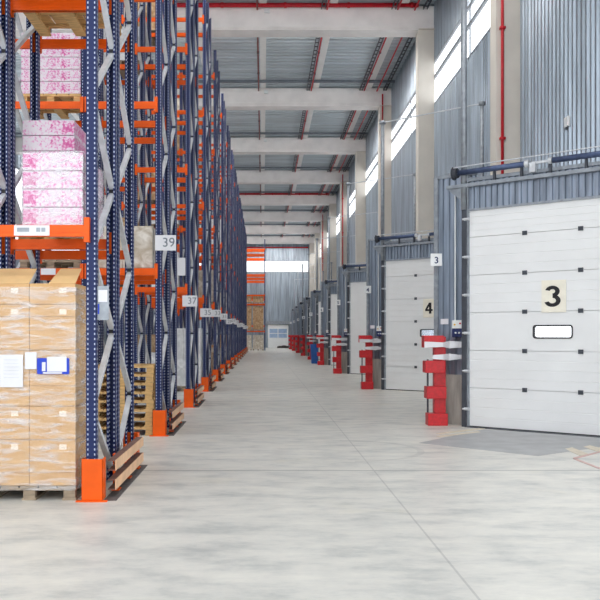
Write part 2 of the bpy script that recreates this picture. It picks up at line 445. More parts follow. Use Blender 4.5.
for y, lab in ((32.4 - .14, 'nearest roof beam in view'), (75.6 - .14, 'seventh roof beam, midway down'), (YE - .3, 'far end wall')):
    z = EYE + 12.52 if y < 100 else EYE + 11.4
    mb = MB().cyl((LX + .1, y, z), (5.9, y, z), .085, 12)
    for k in range(5): mb.cyl((-4 + 2.4 * k, y, z), (-3.9 + 2.4 * k, y, z), .105, 12)
    thing_mesh(mb, 'sprinkler_pipe', M['redpipe'], 'thick bright red pipe crossing along the ' + lab, 'pipe', 'red pipes crossing the hall', origin=(0, y, z), smooth=True)
for k in range(2, 9, 2):
    y = PITCH * k - .05
    mb = MB().cyl((6.07, y, 4.5), (6.07, y, BZ0 + .6), .038, 10)
    for z in (6.6, 9.4, 12.0): mb.box(6.0, 6.14, y - .07, y + .05, z, z + .06)
    thing_mesh(mb, 'sprinkler_riser', M['redpipe'], 'vertical red pipe on the face of the %s column' % ORD[k - 1], 'pipe', 'red risers on the columns', origin=(6.07, y, 4.5), smooth=True)
for k in (3, 4, 5):
    y = PITCH * k - .06
    o = MB().box(.05, .25, y - .08, y + .06, BZ1 - .3, BZ1 - .16).build('junction_box', M['white'], origin=(.15, y, BZ1 - .23))
    tag(o, 'tiny white box on the %s roof beam beside the centre purlin' % ORD[k - 1], 'junction box', 'white boxes on the beams')
o = empty('emergency_light', (WX - .05, 18.2, 6.2)); tag(o, 'small white oval lamp on the ribbed wall above dock three', 'lamp')
MB().box(WX - .1, WX - .04, 18.08, 18.32, 6.1, 6.32).build('housing', M['white'], o, bevel=.02)
MB().cyl((WX - .08, 18.2, 6.1), (WX - .08, 18.2, 6.04), .02, 8).build('knob', M['darkgrey'], o)

# ------------------------------------------------------------------ docks
P0 = Vector((3.71, 15.25, 0)); U = Vector((.757, -.653, 0)).normalized(); V = Vector((-U.y * -1, 0, 0))
V = Vector((U.y, -U.x, 0))   # towards the hall
def DT(n):
    off = Vector((0, DP * n, 0))
    return lambda u, wv, z: P0 + off + U * u + V * wv + Vector((0, 0, z))
DW, DH = 3.05, 3.88
T = DT(0)
# partition (wing, header, jamb, return side, roof)
WV = -.25
part = MB()
Tc = lambda a, o, h: T(a, WV + o, h)
part.corr(-.78, -.02, .92, 4.58, .13, .03, Tc, back=.05)
part.corr(-.02, DW + .02, DH + .02, 4.42, .11, .03, lambda a, o, h: T(a, -.02 + o, h), back=.04)
part.corr(DW + .1, 3.82, 0, 4.42, .13, .03, lambda a, o, h: T(a, -.1 + o, h), back=.04)
q = [T(-.78, WV - .06, 0), T(-.78, WV - .06 - 5.0, 0)]
side = MB()
S0 = T(-.78, WV - .06, 0); S1 = Vector((WX, 21.58, 0)); SD = (S1 - S0).normalized(); SN = Vector((-SD.y, SD.x, 0))
Ts = lambda a, o, h: S0 + SD * a + SN * o + Vector((0, 0, h))
SL = (S1 - S0).length - .12
part.corr(0.02, SL, .92, 4.58, .13, .03, Ts, back=.05)
pts = [T(-.74, WV - .04, 0), T(DW + .1, WV + .1, 0), Vector((WX, 12.8, 0)), Vector((WX, 21.4, 0))]
base = MB().box(-.78, -.12, WV - .06, WV + .02, 0, .92, T)
base.box(0.02, SL, -.06, .03, 0, .92, Ts)
trim = MB().box(-.84, -.76, WV - .06, WV + .05, .92, 4.6, T).box(-.80, .0, WV - .05, WV + .04, 4.56, 4.62, T)
trim.box(-.1, -.02, WV - .05, .03, 0, 4.5, T)
trim.box(-.02, DW + .02, -.03, .03, 4.40, 4.46, T)
roofp = MB().poly([(p.x, p.y) for p in pts], 4.42, 4.48)
proto_struct = [(part, 'wall_dock', 'dockclad', 'ribbed grey metal partition beside dock door %d'), (base, 'wall_plinth', 'concrete_base', 'rough concrete plinth under the partition of dock %d'),
                (trim, 'trim_dock', 'galvd', 'steel edge trim of the partition at dock %d'), (roofp, 'wall_dock_roof', 'galvd', 'flat cover over the angled bay of dock %d')]
ND = 9
for mb, nm, mat, lab in proto_struct:
    o = mb.build(nm, M[mat], origin=(3.5, 15.4, 0))
    tag(o, lab % 3, kind='structure')
    for n in range(1, ND):
        c = copy_tree(o, None, (0, DP * n, 0)); c['label'] = lab % (3 + n)

# door prototype
def make_door():
    r = empty('door_3', T(0, 0, 0))
    joints = [0.02, .707, 1.375, 2.05, 2.72, 3.40, DH]
    for i in range(6):
        z0, z1 = joints[i] + .004, joints[i + 1] - .004
        pnl = MB()
        # front skin with shallow pressed grooves
        prof = []; nr = 4
        for k in range(nr):
            a = z0 + (z1 - z0) * k / nr; b2 = z0 + (z1 - z0) * (k + 1) / nr
            prof += [(a + .004, 0), (b2 - .012, 0), (b2 - .004, -.005)] if k < nr - 1 else [(a + .004, 0), (b2, 0)]
        prof = [(z0, 0)] + [p for p in prof if p[0] > z0 + .0045]
        vs = [];
        for u in (0, DW):
            vs += [(u, w_, z) for z, w_ in prof] + [(u, -.045, z1), (u, -.045, z0)]
        m_ = len(prof) + 2
        fs = [tuple(range(m_)), tuple(range(m_, 2 * m_))[::-1]] + [(k, (k + 1) % m_, (k + 1) % m_ + m_, k + m_) for k in range(m_)]
        if i == 2:
            # section with the window opening
            wz0, wz1 = 1.61, 1.80; u0, u1 = 1.195, 1.84
            pnl.box(0, u0, -.045, 0, z0, z1, T).box(u1, DW, -.045, 0, z0, z1, T).box(u0, u1, -.045, 0, z0, wz0, T).box(u0, u1, -.045, 0, wz1, z1, T)
        else:
            pnl.add(vs, fs, T)
        if i < 5: pnl.box(0, DW, -.06, -.045, z1 - .03, z1 + .03, T)  # unseen lip added behind each joint to stop light leaking through
        pnl.build('door_panel', M['doorwhite'], r)
    for z in joints[1:-1]:
        for u in (1.03, 1.99):
            MB().box(u - .042, u + .042, .0, .015, z - .036, z - .008, T).box(u - .042, u + .042, .0, .015, z + .008, z + .036, T).cyl((u - .04, .012, z), (u + .04, .012, z), .009, 8, T=T).build('hinge', M['darkgrey'], r)
    fr = MB()
    z0, z1, u0, u1, rr = 1.61, 1.80, 1.195, 1.84, .05
    def rounded(g, rad):
        pts = []
        for cx, cz, a0 in ((u1 + g - rad, z1 + g - rad, 0), (u0 - g + rad, z1 + g - rad, 90), (u0 - g + rad, z0 - g + rad, 180), (u1 + g - rad, z0 - g + rad, 270)):
            for s_ in range(5):
                t = math.radians(a0 + 22.5 * s_); pts.append((cx + rad * math.cos(t), cz + rad * math.sin(t)))
        return pts
    a, b_ = rounded(.02, .05), rounded(-.003, .035); n = len(a)
    vs = [(x, .014, z) for x, z in a] + [(x, .014, z) for x, z in b_] + [(x, -.05, z) for x, z in a] + [(x, -.05, z) for x, z in b_]
    fs = []
    for k in range(n):
        j = (k + 1) % n
        fs += [(k, j, j + n, k + n), (k + 2 * n, k + 3 * n, j + 3 * n, j + 2 * n), (k, k + 2 * n, j + 2 * n, j), (k + n, j + n, j + 3 * n, k + 3 * n)]
    fr.add(vs, fs, T)
    fo = fr.build('window_frame', M['black'], r)
    MB().box(u0 - .003, u1 + .003, -.03, -.02, z0 - .003, z1 + .003, T).build('pane', M['glass'], fo)
    # tracks, roller brackets
    for s_, u in ((0, -.10), (1, DW + .10)):
        tr = MB().box(u - .035, u + .055, -.02, .05, 0, 4.42, T) if s_ == 0 else MB().box(u - .055, u + .035, -.02, .05, 0, 4.42, T)
        tr.build('door_track', M['darkgrey'], r)
        MB().cyl((u, .03, 3.9 if s_ else 3.9), (u, .03, 8.1), .055, 12, T=T).box(u - .07, u + .07, -.03, .1, 8.02, 8.12, T).build('lift_track', M['galvd'], r, smooth=True)
        for k in range(6):
            z = .3 + .68 * k
            du = .02 if s_ == 0 else -.11
            MB().box(u + du, u + du + .1, .03, .07, z, z + .05, T).cyl((u + .0, .08, z + .025), (u + .09 if s_ == 0 else u - .09, .08, z + .025), .018, 8, T=T).build('roller_bracket', M['galv'], r)
    MB().cyl((-.10, .03, 8.07), (DW + .10, .03, 8.07), .018, 6, T=T).build('tie_bar', M['galv'], r)
    MB().box(0, DW, -.05, .005, 0, .025, T).build('bottom_seal', M['black'], r)
    MB().box(-.02, DW + .02, .0, .03, DH - .01, DH + .03, T).build('head_rail', M['galvd'], r)
    return r
door = make_door()
DOORS = [door] + [copy_tree(door, None, (0, DP * n, 0)) for n in range(1, ND)]
for n, o in enumerate(DOORS):
    o.name = 'door_%d' % (3 + n)
    tag(o, 'white sectional dock door %d with narrow window and tall lift tracks' % (3 + n), kind='structure')
def big_digit(ch, F, r):
    H_, W_, th = .16, .105, .062      # half height, half width, stroke
    m = MB()
    if ch == '4':
        for pts in (((.0, -.16), (.075, -.16), (.075, .16), (.0, .16)), ((-.125, -.085), (.115, -.085), (.115, -.03), (-.125, -.03)), ((-.125, -.03), (-.055, -.03), (.035, .10), (.0, .16))):
            n = len(pts); vs = [tuple(F(a, z, 0)) for a, z in pts] + [tuple(F(a, z, .003)) for a, z in pts]
            m.add(vs, [tuple(range(n)), tuple(range(n, 2 * n))] + [(i, (i + 1) % n, (i + 1) % n + n, i + n) for i in range(n)])
    else:
        def arc(cx, cz, rx, rz, a0, a1, k=22):
            vs = []
            for i in range(k + 1):
                t_ = math.radians(a0 + (a1 - a0) * i / k); c, s_ = math.cos(t_), math.sin(t_)
                for q, o in ((1, 0), (0, 0), (1, .003), (0, .003)):
                    R1_, R2_ = (rx, rz) if q else (rx - .078, rz - .058)
                    vs.append(tuple(F(cx + R1_ * c, cz + R2_ * s_, o)))
            fs = []
            for i in range(k):
                a = 4 * i; b = a + 4
                fs += [(a, b, b + 1, a + 1), (a + 2, a + 3, b + 3, b + 2), (a, a + 2, b + 2, b), (a + 1, b + 1, b + 3, a + 3)]
            m.add(vs, fs + [(0, 1, 3, 2), (4 * k, 4 * k + 2, 4 * k + 3, 4 * k + 1)])
        arc(-.01, .082, .125, .094, 165, -88); arc(-.01, -.074, .140, .104, 88, -165)
    m.build('numeral', M['black'], r)
# number boards on doors
for n in range(ND):
    t = DT(n)
    if n == 1: t = (lambda t0: lambda u, w_, z: t0(u - .05, w_, z + .13))(t)
    if n < 6:
        r = empty('number_board', t(1.53, .01, 2.3)); tag(r, 'cream board with black numeral %d stuck on the dock door' % (3 + n), 'number sign', 'numeral boards on the dock doors')
        # board slightly tilted, hung on the door
        MB().box(1.53 - .20, 1.53 + .22, .008, .016, 2.03, 2.57, t).build('board', M['cream'], r)
        if n < 2: big_digit(str(3 + n), lambda a, z, o, t=t: t(1.53 + a, .017 + o, 2.3 + z), r)
        else: text('numeral', str(3 + n), .5, M['black'], t(1.53, .02, 2.3), U, r, bold=.006)
    # plate hung at the outer edge of the partition
    t = DT(n)
    r = empty('dock_sign', t(-.78, WV + .1, 3.05)); tag(r, 'small white plate numbered %d at the partition edge' % (3 + n), 'number sign', 'plates on the partition edges')
    c = t(-.78, WV + .1, 3.05)
    Tp = lambda x, y, z, c=c: (c.x + x, c.y + y, c.z + z)
    MB().box(-.09, .14, -.012, 0, -.11, .12, Tp).build('plate', M['white'], r)
    text('numeral', str(3 + n), .17, M['navybox'], (c.x + .02, c.y - .014, c.z - .01), (1, 0, 0), r, bold=.003)

# torsion shaft
def make_shaft():
    r = empty('torsion_shaft', T(1.5, .12, 4.53)); z = 4.56; w_ = .1
    MB().cyl((-.36, w_, z), (DW + .3, w_, z), .018, 10, T=T).build('axle', M['galv'], r, smooth=True)
    MB().cyl((-.17, w_, z), (1.07, w_, z), .05, 14, T=T).build('spring', M['blueshaft'], r, smooth=True)
    MB().cyl((1.56, w_, z), (DW + .1, w_, z), .05, 14, T=T).build('spring', M['blueshaft'], r, smooth=True)
    MB().cyl((-.26, w_, z), (-.19, w_, z), .09, 20, T=T).cyl((-.27, w_, z), (-.255, w_, z), .12, 20, T=T).build('cable_drum', M['darkgrey'], r)
    MB().cyl((DW + .12, w_, z), (DW + .2, w_, z), .10, 20, T=T).build('cable_drum', M['darkgrey'], r)
    MB().box(1.2, 1.5, w_ - .02, w_ + .02, z - .02, z + .02, T).cyl((1.08, w_, z), (1.15, w_, z), .06, 12, T=T).cyl((1.49, w_, z), (1.55, w_, z), .055, 12, T=T).box(1.17, 1.27, w_ - .04, w_ + .04, z - .16, z, T).build('coupling', M['galv'], r)
    MB().box(-.42, DW + .3, -.0, .09, 4.30, 4.36, T).build('mounting_rail', M['galvd'], r)
    for u in (.5, 1.0, 1.5, 2.1, 2.7):
        MB().box(u - .02, u + .02, .03, .08, 4.36, z - .04, T).build('bracket', M['darkgrey'], r)
    g = MB(); vs = [(-.42, .05, 4.30), (-.08, .05, 4.30), (-.08, .05, 4.02), (-.42, .06, 4.30), (-.08, .06, 4.30), (-.08, .06, 4.02)]
    g.add(vs, [(0, 1, 2), (5, 4, 3), (0, 3, 4, 1), (1, 4, 5, 2), (2, 5, 3, 0)], T); g.build('gusset', M['galvd'], r)
    MB().cyl((-.3, w_ + .03, z + .1), (DW + .3, w_ + .03, z + .12), .012, 6, T=T).build('cable', M['galv'], r)
    return r
sh = make_shaft()
for n in range(ND):
    o = sh if n == 0 else copy_tree(sh, None, (0, DP * n, 0))
    tag(o, 'blue spring shaft on a rail above dock door %d' % (3 + n), 'door shaft', 'spring shafts above the dock doors')

# red stepped protectors
def make_bumper():
    r = empty('corner_protector', (3.25, 15.65, 0))
    MB().box(3.14, 3.35, 15.57, 15.74, 0, 1.62).build('post', M['red'], r, bevel=.01)
    for z0, z1, dx in ((0, .22, .04), (.49, .71, .015), (.96, 1.18, -.01), (1.42, 1.64, -.03)):
        MB().box(2.96 + dx, 3.32 + dx, 15.44, 15.72, z0, z1).build('block', M['red'], r, bevel=.01)
    MB().cyl((3.04, 15.69, 0), (3.04, 15.69, 1.2), .018, 8).build('rod', M['darkgrey'], r)
    return r
bp_ = make_bumper()
def make_film():
    r = empty('plastic_wrap', (3.3, 15.6, 1.3)); 
    m = MB()
    for z0, z1, xa, k in ((1.42, 1.53, 2.93, 0), (1.20, 1.30, 3.08, 1)):
        path = [(xa, 15.42), (3.27, 15.415), (3.40, 15.50), (3.6, 15.52), (3.74, 15.40)]
        vs = []
        for i, (x, y) in enumerate(path):
            dz = .015 * math.sin(i * 2.1 + k)
            vs += [(x, y, z0 + dz), (x, y, z1 - dz), (x, y + .006, z0 + dz), (x, y + .006, z1 - dz)]
        fs = []
        for i in range(len(path) - 1):
            a = 4 * i; b = a + 4
            fs += [(a, b, b + 1, a + 1), (a + 2, a + 3, b + 3, b + 2), (a, a + 2, b + 2, b), (a + 1, b + 1, b + 3, a + 3)]
        m.add(vs, fs)
    m.build('strip', M['tapefilm'], r)
    return r
fl_ = make_film()
def make_ctrl():
    r = empty('control_box', T(-.2, 0, 1.7))
    MB().box(-.42, -.19, WV + .03, WV + .13, 1.77, 1.92, T).build('upper_housing', M['white'], r, bevel=.008)
    MB().box(-.42, -.19, WV + .03, WV + .13, 1.61, 1.77, T).build('lower_housing', M['navybox'], r, bevel=.008)
    for u, z, m_ in ((-.36, 1.84, 'yellow'), (-.25, 1.86, 'red'), (-.34, 1.69, 'white'), (-.27, 1.69, 'white')):
        MB().cyl((u, WV + .13, z), (u, WV + .15, z), .016, 10, T=T).build('button', M[m_], r)
    MB().cyl((-.39, WV + .06, 1.91), (-.39, WV + .06, 4.3), .014, 8, T=T).build('conduit', M['white'], r)
    return r
cb_ = make_ctrl()
pl_ = MB().box(-.70, -.54, WV + .035, WV + .045, 1.85, 1.95, T).build('notice_plate', M['paper'], origin=T(-.53, WV + .04, 1.9))
for n in range(ND):
    for o0, lab, cat, grp, lim in ((bp_, 'red stepped steel corner protector in front of the partition of dock %d', 'corner protector', 'red protectors along the docks', 9),
                              (fl_, 'bunched clear plastic strips wrapped round the red protector at dock %d', 'plastic wrap', 'plastic strips on the protectors', 5),
                              (cb_, 'white and navy push button box on the partition of dock %d', 'control box', 'door control boxes', 6),
                              (pl_, 'small white notice on the partition of dock %d', 'notice', 'small notices on the partitions', 2)):
        if n >= lim: continue
        o = o0 if n == 0 else copy_tree(o0, None, (0, DP * n, 0))
        tag(o, lab % (3 + n), cat, grp)
# blue bin beside dock 6
r = empty('blue_bin', (2.98, 49.2, 0)); tag(r, 'tall blue plastic bin beside a red protector far along the docks', 'bin')
vs = [(2.80, 49.0, 0), (3.16, 49.0, 0), (3.16, 49.4, 0), (2.80, 49.4, 0), (2.74, 48.95, 1.05), (3.22, 48.95, 1.05), (3.22, 49.45, 1.05), (2.74, 49.45, 1.05)]
MB().add(vs, [(0, 1, 2, 3), (4, 5, 6, 7), (0, 1, 5, 4), (1, 2, 6, 5), (2, 3, 7, 6), (3, 0, 4, 7)]).build('body', M['bluebin'], r, bevel=.02)
MB().box(2.72, 3.24, 48.92, 49.48, 1.05, 1.12).build('lid', M['bluebin'], r, bevel=.02)
# dark heap near the white door
r = empty('sack_pile', (2.45, 108.2, 0))
tag(r, 'low dark heap of sacks on the floor by the white end door', 'sacks')
for x, y, s_ in ((2.1, 108.2, .28), (2.65, 108.1, .34), (3.0, 108.4, .26)):
    m = MB(); vs = []; n = 12
    for i in range(7):
        ph = math.pi / 2 * i / 6
        for k in range(n):
            t = 2 * math.pi * k / n; rr = s_ * 1.3 * math.cos(ph) ** .6 * (1 + .1 * math.sin(3 * t + x)) if i < 6 else .02
            vs.append((x + rr * math.cos(t), y + rr * math.sin(t), s_ * math.sin(ph)))
    fs = [(i * n + k, i * n + (k + 1) % n, (i + 1) * n + (k + 1) % n, (i + 1) * n + k) for i in range(6) for k in range(n)]
    fs += [tuple(range(n))[::-1], tuple(range(6 * n, 7 * n))]
    m.add(vs, fs); m.build('sack', M['sack'], r, smooth=True)

# floor paint and patches at dock 3
def px2(x, y):       # a point of the floor
    D = 850 * EYE / (y - 335); return ((x - 263) * D / 850, D)
mb = MB().poly([px2(*p) for p in ((419, 443), (484, 429.5), (540, 433), (640, 441), (640, 450), (600, 447), (538, 456))], .0, .003)
tag(mb.build('floor_patch', M['patch']), 'darker worn concrete apron in front of dock door 3', kind='structure')
mb = MB()
for a in (((436, 433.5), (484, 427.6), (487, 428.6), (440, 434.6)), ((436, 436.2), (478, 431.4), (481, 432.4), (440, 437.3)),
          ((565, 449), (572, 447.5), (588, 454), (580, 456)), ((583, 447), (590, 445.5), (615, 452), (606, 454.5))):
    mb.poly([px2(*p) for p in a], .0, .005)
tag(mb.build('floor_marking', M['hatch']), 'worn cream hatch lines painted at dock 3', kind='structure')
mb = MB()
for a in (((574, 458), (600, 468), (600, 469.4), (573, 459)), ((573, 458), (600, 451.5), (600, 452.5), (575, 459.2))):
    mb.poly([px2(*p) for p in a[:4]], .0, .006)
tag(mb.build('floor_marking', M['redline']), 'faint worn red line painted near dock 3', kind='structure')
tag(MB().box(-.05, DW + .1, -.3, .10, 0, .012, T).build('floor_threshold', M['darkgrey']), 'dark steel threshold under dock door 3', kind='structure')

# ------------------------------------------------------------------ racks
XS = [-1.71, -2.92, -4.13]
LINES = [.05, 1.15, 1.33, 2.43]
LEV = [2.74, 5.46, 8.2, 10.9]
D0 = 8.46
def post_mesh(h):
    # open channel section, opening to the rear
    w, dp, t = .0525, .0475, .004
    m = MB()
    m.box(-w, w, -dp, -dp + t, 0, h).box(-w, -w + t, -dp, dp, 0, h).box(w - t, w, -dp, dp, 0, h)
    m.box(-w, -w + .03, dp - t, dp, 0, h).box(w - .03, w, dp - t, dp, 0, h)
    return m
def make_frame(root, x, y0, near, H, yoff=0):
    """one upright frame: two posts and its zigzag bracing"""
    fr = empty('upright_frame', (x, y0, 0), root)
    ya, yb = (LINES[0], LINES[1]) if yoff == 0 else (LINES[3], LINES[2])     # outer, inner
    for yy in (ya, yb):
        p = SHARED.get(('post', H))
        if p is None:
            o = post_mesh(H).build('upright_post', M['navy']); o.parent = fr; SHARED[('post', H)] = o.data
        else:
            o = bpy.data.objects.new('upright_post', p); COL.objects.link(o); o.parent = fr
        o.location = Vector((0, yy + (0), 0))
        if yy in (LINES[1], LINES[3]): o.rotation_euler = (0, 0, math.pi)
    zs = []; z = .11; k = 0
    while z < H - .3: zs.append((yb if k % 2 == 0 else ya, z)); z += .79; k += 1
    lat = MB()
    for i in range(len(zs) - 1):
        (y1, z1), (y2, z2) = zs[i], zs[i + 1]
        m = MB() if near else lat
        base = Vector((x, y0, 0))
        m.bar(base + Vector((0, y1, z1 + .03)), base + Vector((0, y2, z2 - .03)), .048, .058, (1, 0, 0))
        yn, zn = zs[i + 1]
        m.box(x - .05, x + .05, y0 + yn - .03, y0 + yn + .03, zn - .06, zn + .03, mi=1)
        if near: m.build('brace', [M['galv'], M['black']], fr)
    if not near: lat.build('brace_lattice', [M['galv'], M['black']], fr)
    for yy in (ya, yb): MB().box(x - .09, x + .09, y0 + yy - .08, y0 + yy + .08, 0, .012).build('foot_plate', M['galvd'], fr)
    return fr
SHARED = {}
def beam_mesh(x0, x1, y, z, face):      # x0<x1 between posts; face = -1 front side, +1 rear side
    m = MB(); yc = y + face * .075
    m.box(x0, x1, yc - .025, yc + .025, z - .115, z)
    m.box(x0, x1, yc - .03, yc + .03, z - .075, z - .06)
    m.box(x0 - .045, x0 + .008, yc - .032, yc + .032 , z - .17, z + .075).box(x1 - .008, x1 + .045, yc - .032, yc + .032, z - .17, z + .075)
    return m
def make_rack(y0, xs, levels, near, H=11.8):
    r = empty('pallet_rack', (xs[0], y0, 0))
    for x in xs:
        make_frame(r, x, y0, near, H, 0); make_frame(r, x, y0, near, H, 1)
    for i in range(len(xs) - 1):
        for z in levels:
            for yl, face in zip(LINES, (-1, 1, -1, 1)):
                beam_mesh(xs[i + 1] + .055, xs[i] - .055, y0 + yl, z, face).build('load_beam', M['orange'], r)
    for z in (1.7, 4.9, 8.0, 11.2):
        for x in xs: MB().box(x - .03, x + .03, y0 + LINES[1], y0 + LINES[2], z - .04, z).build('row_spacer', M['darkgrey'], r)
    return r
NR = 15
near0 = make_rack(D0, XS, LEV, True)
far0 = make_rack(D0 + ROWP * 5, XS, LEV, False)
for n in range(NR):
    if n == 0: o = near0
    elif n < 5: o = copy_tree(near0, None, (0, ROWP * n, 0))
    elif n == 5: o = far0
    else: o = copy_tree(far0, None, (0, ROWP * (n - 5), 0))
    tag(o, 'tall navy and orange pallet rack, %s row along the aisle from the camera' % ORD[n], 'pallet rack', 'pallet rack rows along the aisle')
for n in range(15, 18):
    o = make_rack(D0 + ROWP * n, [.2, -2.5], [2.08, 4.97, 5.93, 8.1, 10.8] if n == 15 else [2.74, 5.9, 8.1, 10.8], False)
    tag(o, ['wide navy and orange rack facing down the aisle at its far end', 'second rack behind the far end rack, across the aisle', 'third rack behind the far end rack, across the aisle'][n - 15], 'pallet rack', 'racks across the end of the aisle')

# guards at the row ends
def make_guard():
    m = MB()
    x0, x1, y0, y1, h = -1.80, -1.59, 8.42, 8.60, .42
    m.box(x0, x1, y0, y0 + .008, .012, h).box(x0, x0 + .008, y0, y1, .012, h).box(x1 - .008, x1, y0, y1, .012, h).box(x0 - .05, x1 + .05, y0 - .04, y0 + .02, 0, .012)
    return m.build('post_guard', M['orange'], origin=(-1.7, 8.5, 0), bevel=.003)
def make_barrier():
    r = empty('end_barrier', (-1.5, 8.62, 0))
    for z in (.08, .275):
        m = MB(); m.box(-1.50, -1.49, 8.62, 10.6, z, z + .105, mi=0).box(-1.575, -1.50, 8.62, 10.6, z + .095, z + .105, mi=1).box(-1.575, -1.50, 8.62, 10.6, z, z + .01, mi=1)
        m.build('rail', [M['tanrail'], M['railtop']], r)
    for y in (9.0, 9.75, 10.45):
        MB().box(-1.59, -1.577, y, y + .09, .012, .39).box(-1.60, -1.52, y - .03, y + .12, .008, .02).build('bracket', M['orange'], r)
    MB().box(-1.585, -1.46, 8.46, 10.75, 0, .008).build('floor_strip', M['mat'], r)  # thin dark grey strip along the foot of the barrier
    MB().box(-1.80, -1.60, 10.93, 10.95, .012, .4).box(-1.60, -1.59, 10.8, 10.95, 0.012, .4).build('end_plate', M['orange'], r)
    return r
g0 = make_guard(); b0 = make_barrier()
for n in range(NR):
    o = g0 if n == 0 else copy_tree(g0, None, (0, ROWP * n, 0))
    tag(o, 'orange steel guard round the front post foot of the %s rack row' % ORD[n], 'post guard', 'orange guards at the rack ends')
    o = b0 if n == 0 else copy_tree(b0, None, (0, ROWP * n, 0))
    tag(o, 'low double rail barrier along the end of the %s rack row' % ORD[n], 'barrier', 'rail barriers at the rack ends')
# row signs
for n in range(1, NR):
    num = 41 - 2 * n
    z = 3.15 if n == 1 else (2.42 if n % 3 else 2.3)
    y = D0 + ROWP * n - .075
    cx = -1.585 if n == 1 else -1.66
    r = empty('row_sign', (cx, y, z)); tag(r, 'white sign with number %d on the end of the %s rack row' % (num, ORD[n]), 'row sign', 'number signs on the rack ends')
    hw, hh = (.17, .125)
    MB().box(cx - hw, cx + hw, y - .008, y, z - hh, z + hh).build('plate', M['paper'], r)
    text('numeral', str(num), .21, M['tie'], (cx + .05, y - .01, z), (1, 0, 0), r)
    # the tail of the plate reaches back to the post it is fixed on
    MB().box(-1.66, -1.64, y, y + .08, z - .03, z + .03).build('clip', M['darkgrey'], r)

# document pocket on the first rack
r = empty('document_pocket', (-1.6, 8.6, 1.9)); tag(r, 'clear plastic pocket with papers hung on the nearest rack post', 'document pocket')
MB().box(-1.655, -1.54, 8.49, 8.5, 1.80, 2.14).build('pocket', M['galvd'], r)
MB().box(-1.65, -1.635, 8.483, 8.49, 1.86, 1.96).build('blue_slip', M['bluelabel'], r)
MB().box(-1.645, -1.555, 8.486, 8.49, 1.98, 2.10).build('paper', M['paper'], r)
r = empty('beam_label', (-2.3, 8.4, 2.68)); tag(r, 'long white label on the nearest orange beam', 'label')
y = D0 + .05 - .1
MB().box(-2.46, -2.11, y - .012, y - .006, 2.632, 2.735).build('card', M['paper'], r)
for i, (a, b) in enumerate(((-2.43, -2.31), (-2.24, -2.20), (-2.19, -2.15))):
    MB().box(a, b, y - .014, y - .012, 2.67, 2.71).build('print', M['galvd'], r)
r = empty('beam_label', (-3.5, D0 + ROWP, 2.68)); tag(r, 'white label on the orange beam of the second rack row, behind the cartons', 'label')
y = D0 + ROWP + .05 - .1
MB().box(-3.62, -3.38, y - .012, y - .006, 2.632, 2.735).build('card', M['paper'], r)
r = empty('document_pocket', (-1.77, D0 + 2 * ROWP, 3.2)); tag(r, 'white paper sheet hung on the front of the third rack row', 'document pocket')
MB().box(-1.94, -1.762, D0 + 2 * ROWP - .075, D0 + 2 * ROWP - .065, 3.0, 3.4).build('pocket', M['paper'], r)

# ------------------------------------------------------------------ pallets and loads
def make_pallet(x0, x1, y0, y1, z, mat, detailed=True, label='', group=None):
    h = .144
    def top(m):
        n = 5; wd = (x1 - x0)
        for k in range(n):
            a = x0 + wd * k / n + .01; b = x0 + wd * (k + 1) / n - .01
            m.box(a, b, y0, y1, z + h - .022, z + h)
        for yy in (y0, (y0 + y1) / 2 - .05, y1 - .1): m.box(x0, x1, yy, yy + .1, z + h - .044, z + h - .022)
        return m
    blocks = [(xx, yy) for xx in (x0, (x0 + x1) / 2 - .07, x1 - .14) for yy in (y0, (y0 + y1) / 2 - .05, y1 - .1)]
    if detailed:
        r = empty('pallet', ((x0 + x1) / 2, (y0 + y1) / 2, z)); tag(r, label, 'pallet', group)
        top(MB()).build('deck', mat, r)
        for xx, yy in blocks: MB().box(xx + .012, xx + .128, yy + .012, yy + .088, z + .022, z + h - .044).build('block', mat, r)
        m = MB()
        for xx in (x0, (x0 + x1) / 2 - .07, x1 - .14): m.box(xx, xx + .14, y0, y1, z, z + .022)
        m.build('base_board', mat, r)
        return r
    m = top(MB())
    for xx, yy in blocks: m.box(xx, xx + .14, yy, yy + .1, z + .022, z + h - .044)
    for xx in (x0, (x0 + x1) / 2 - .07, x1 - .14): m.box(xx, xx + .14, y0, y1, z, z + .022)
    o = m.build('pallet', mat, origin=((x0 + x1) / 2, (y0 + y1) / 2, z)); return tag(o, label, 'pallet', group)

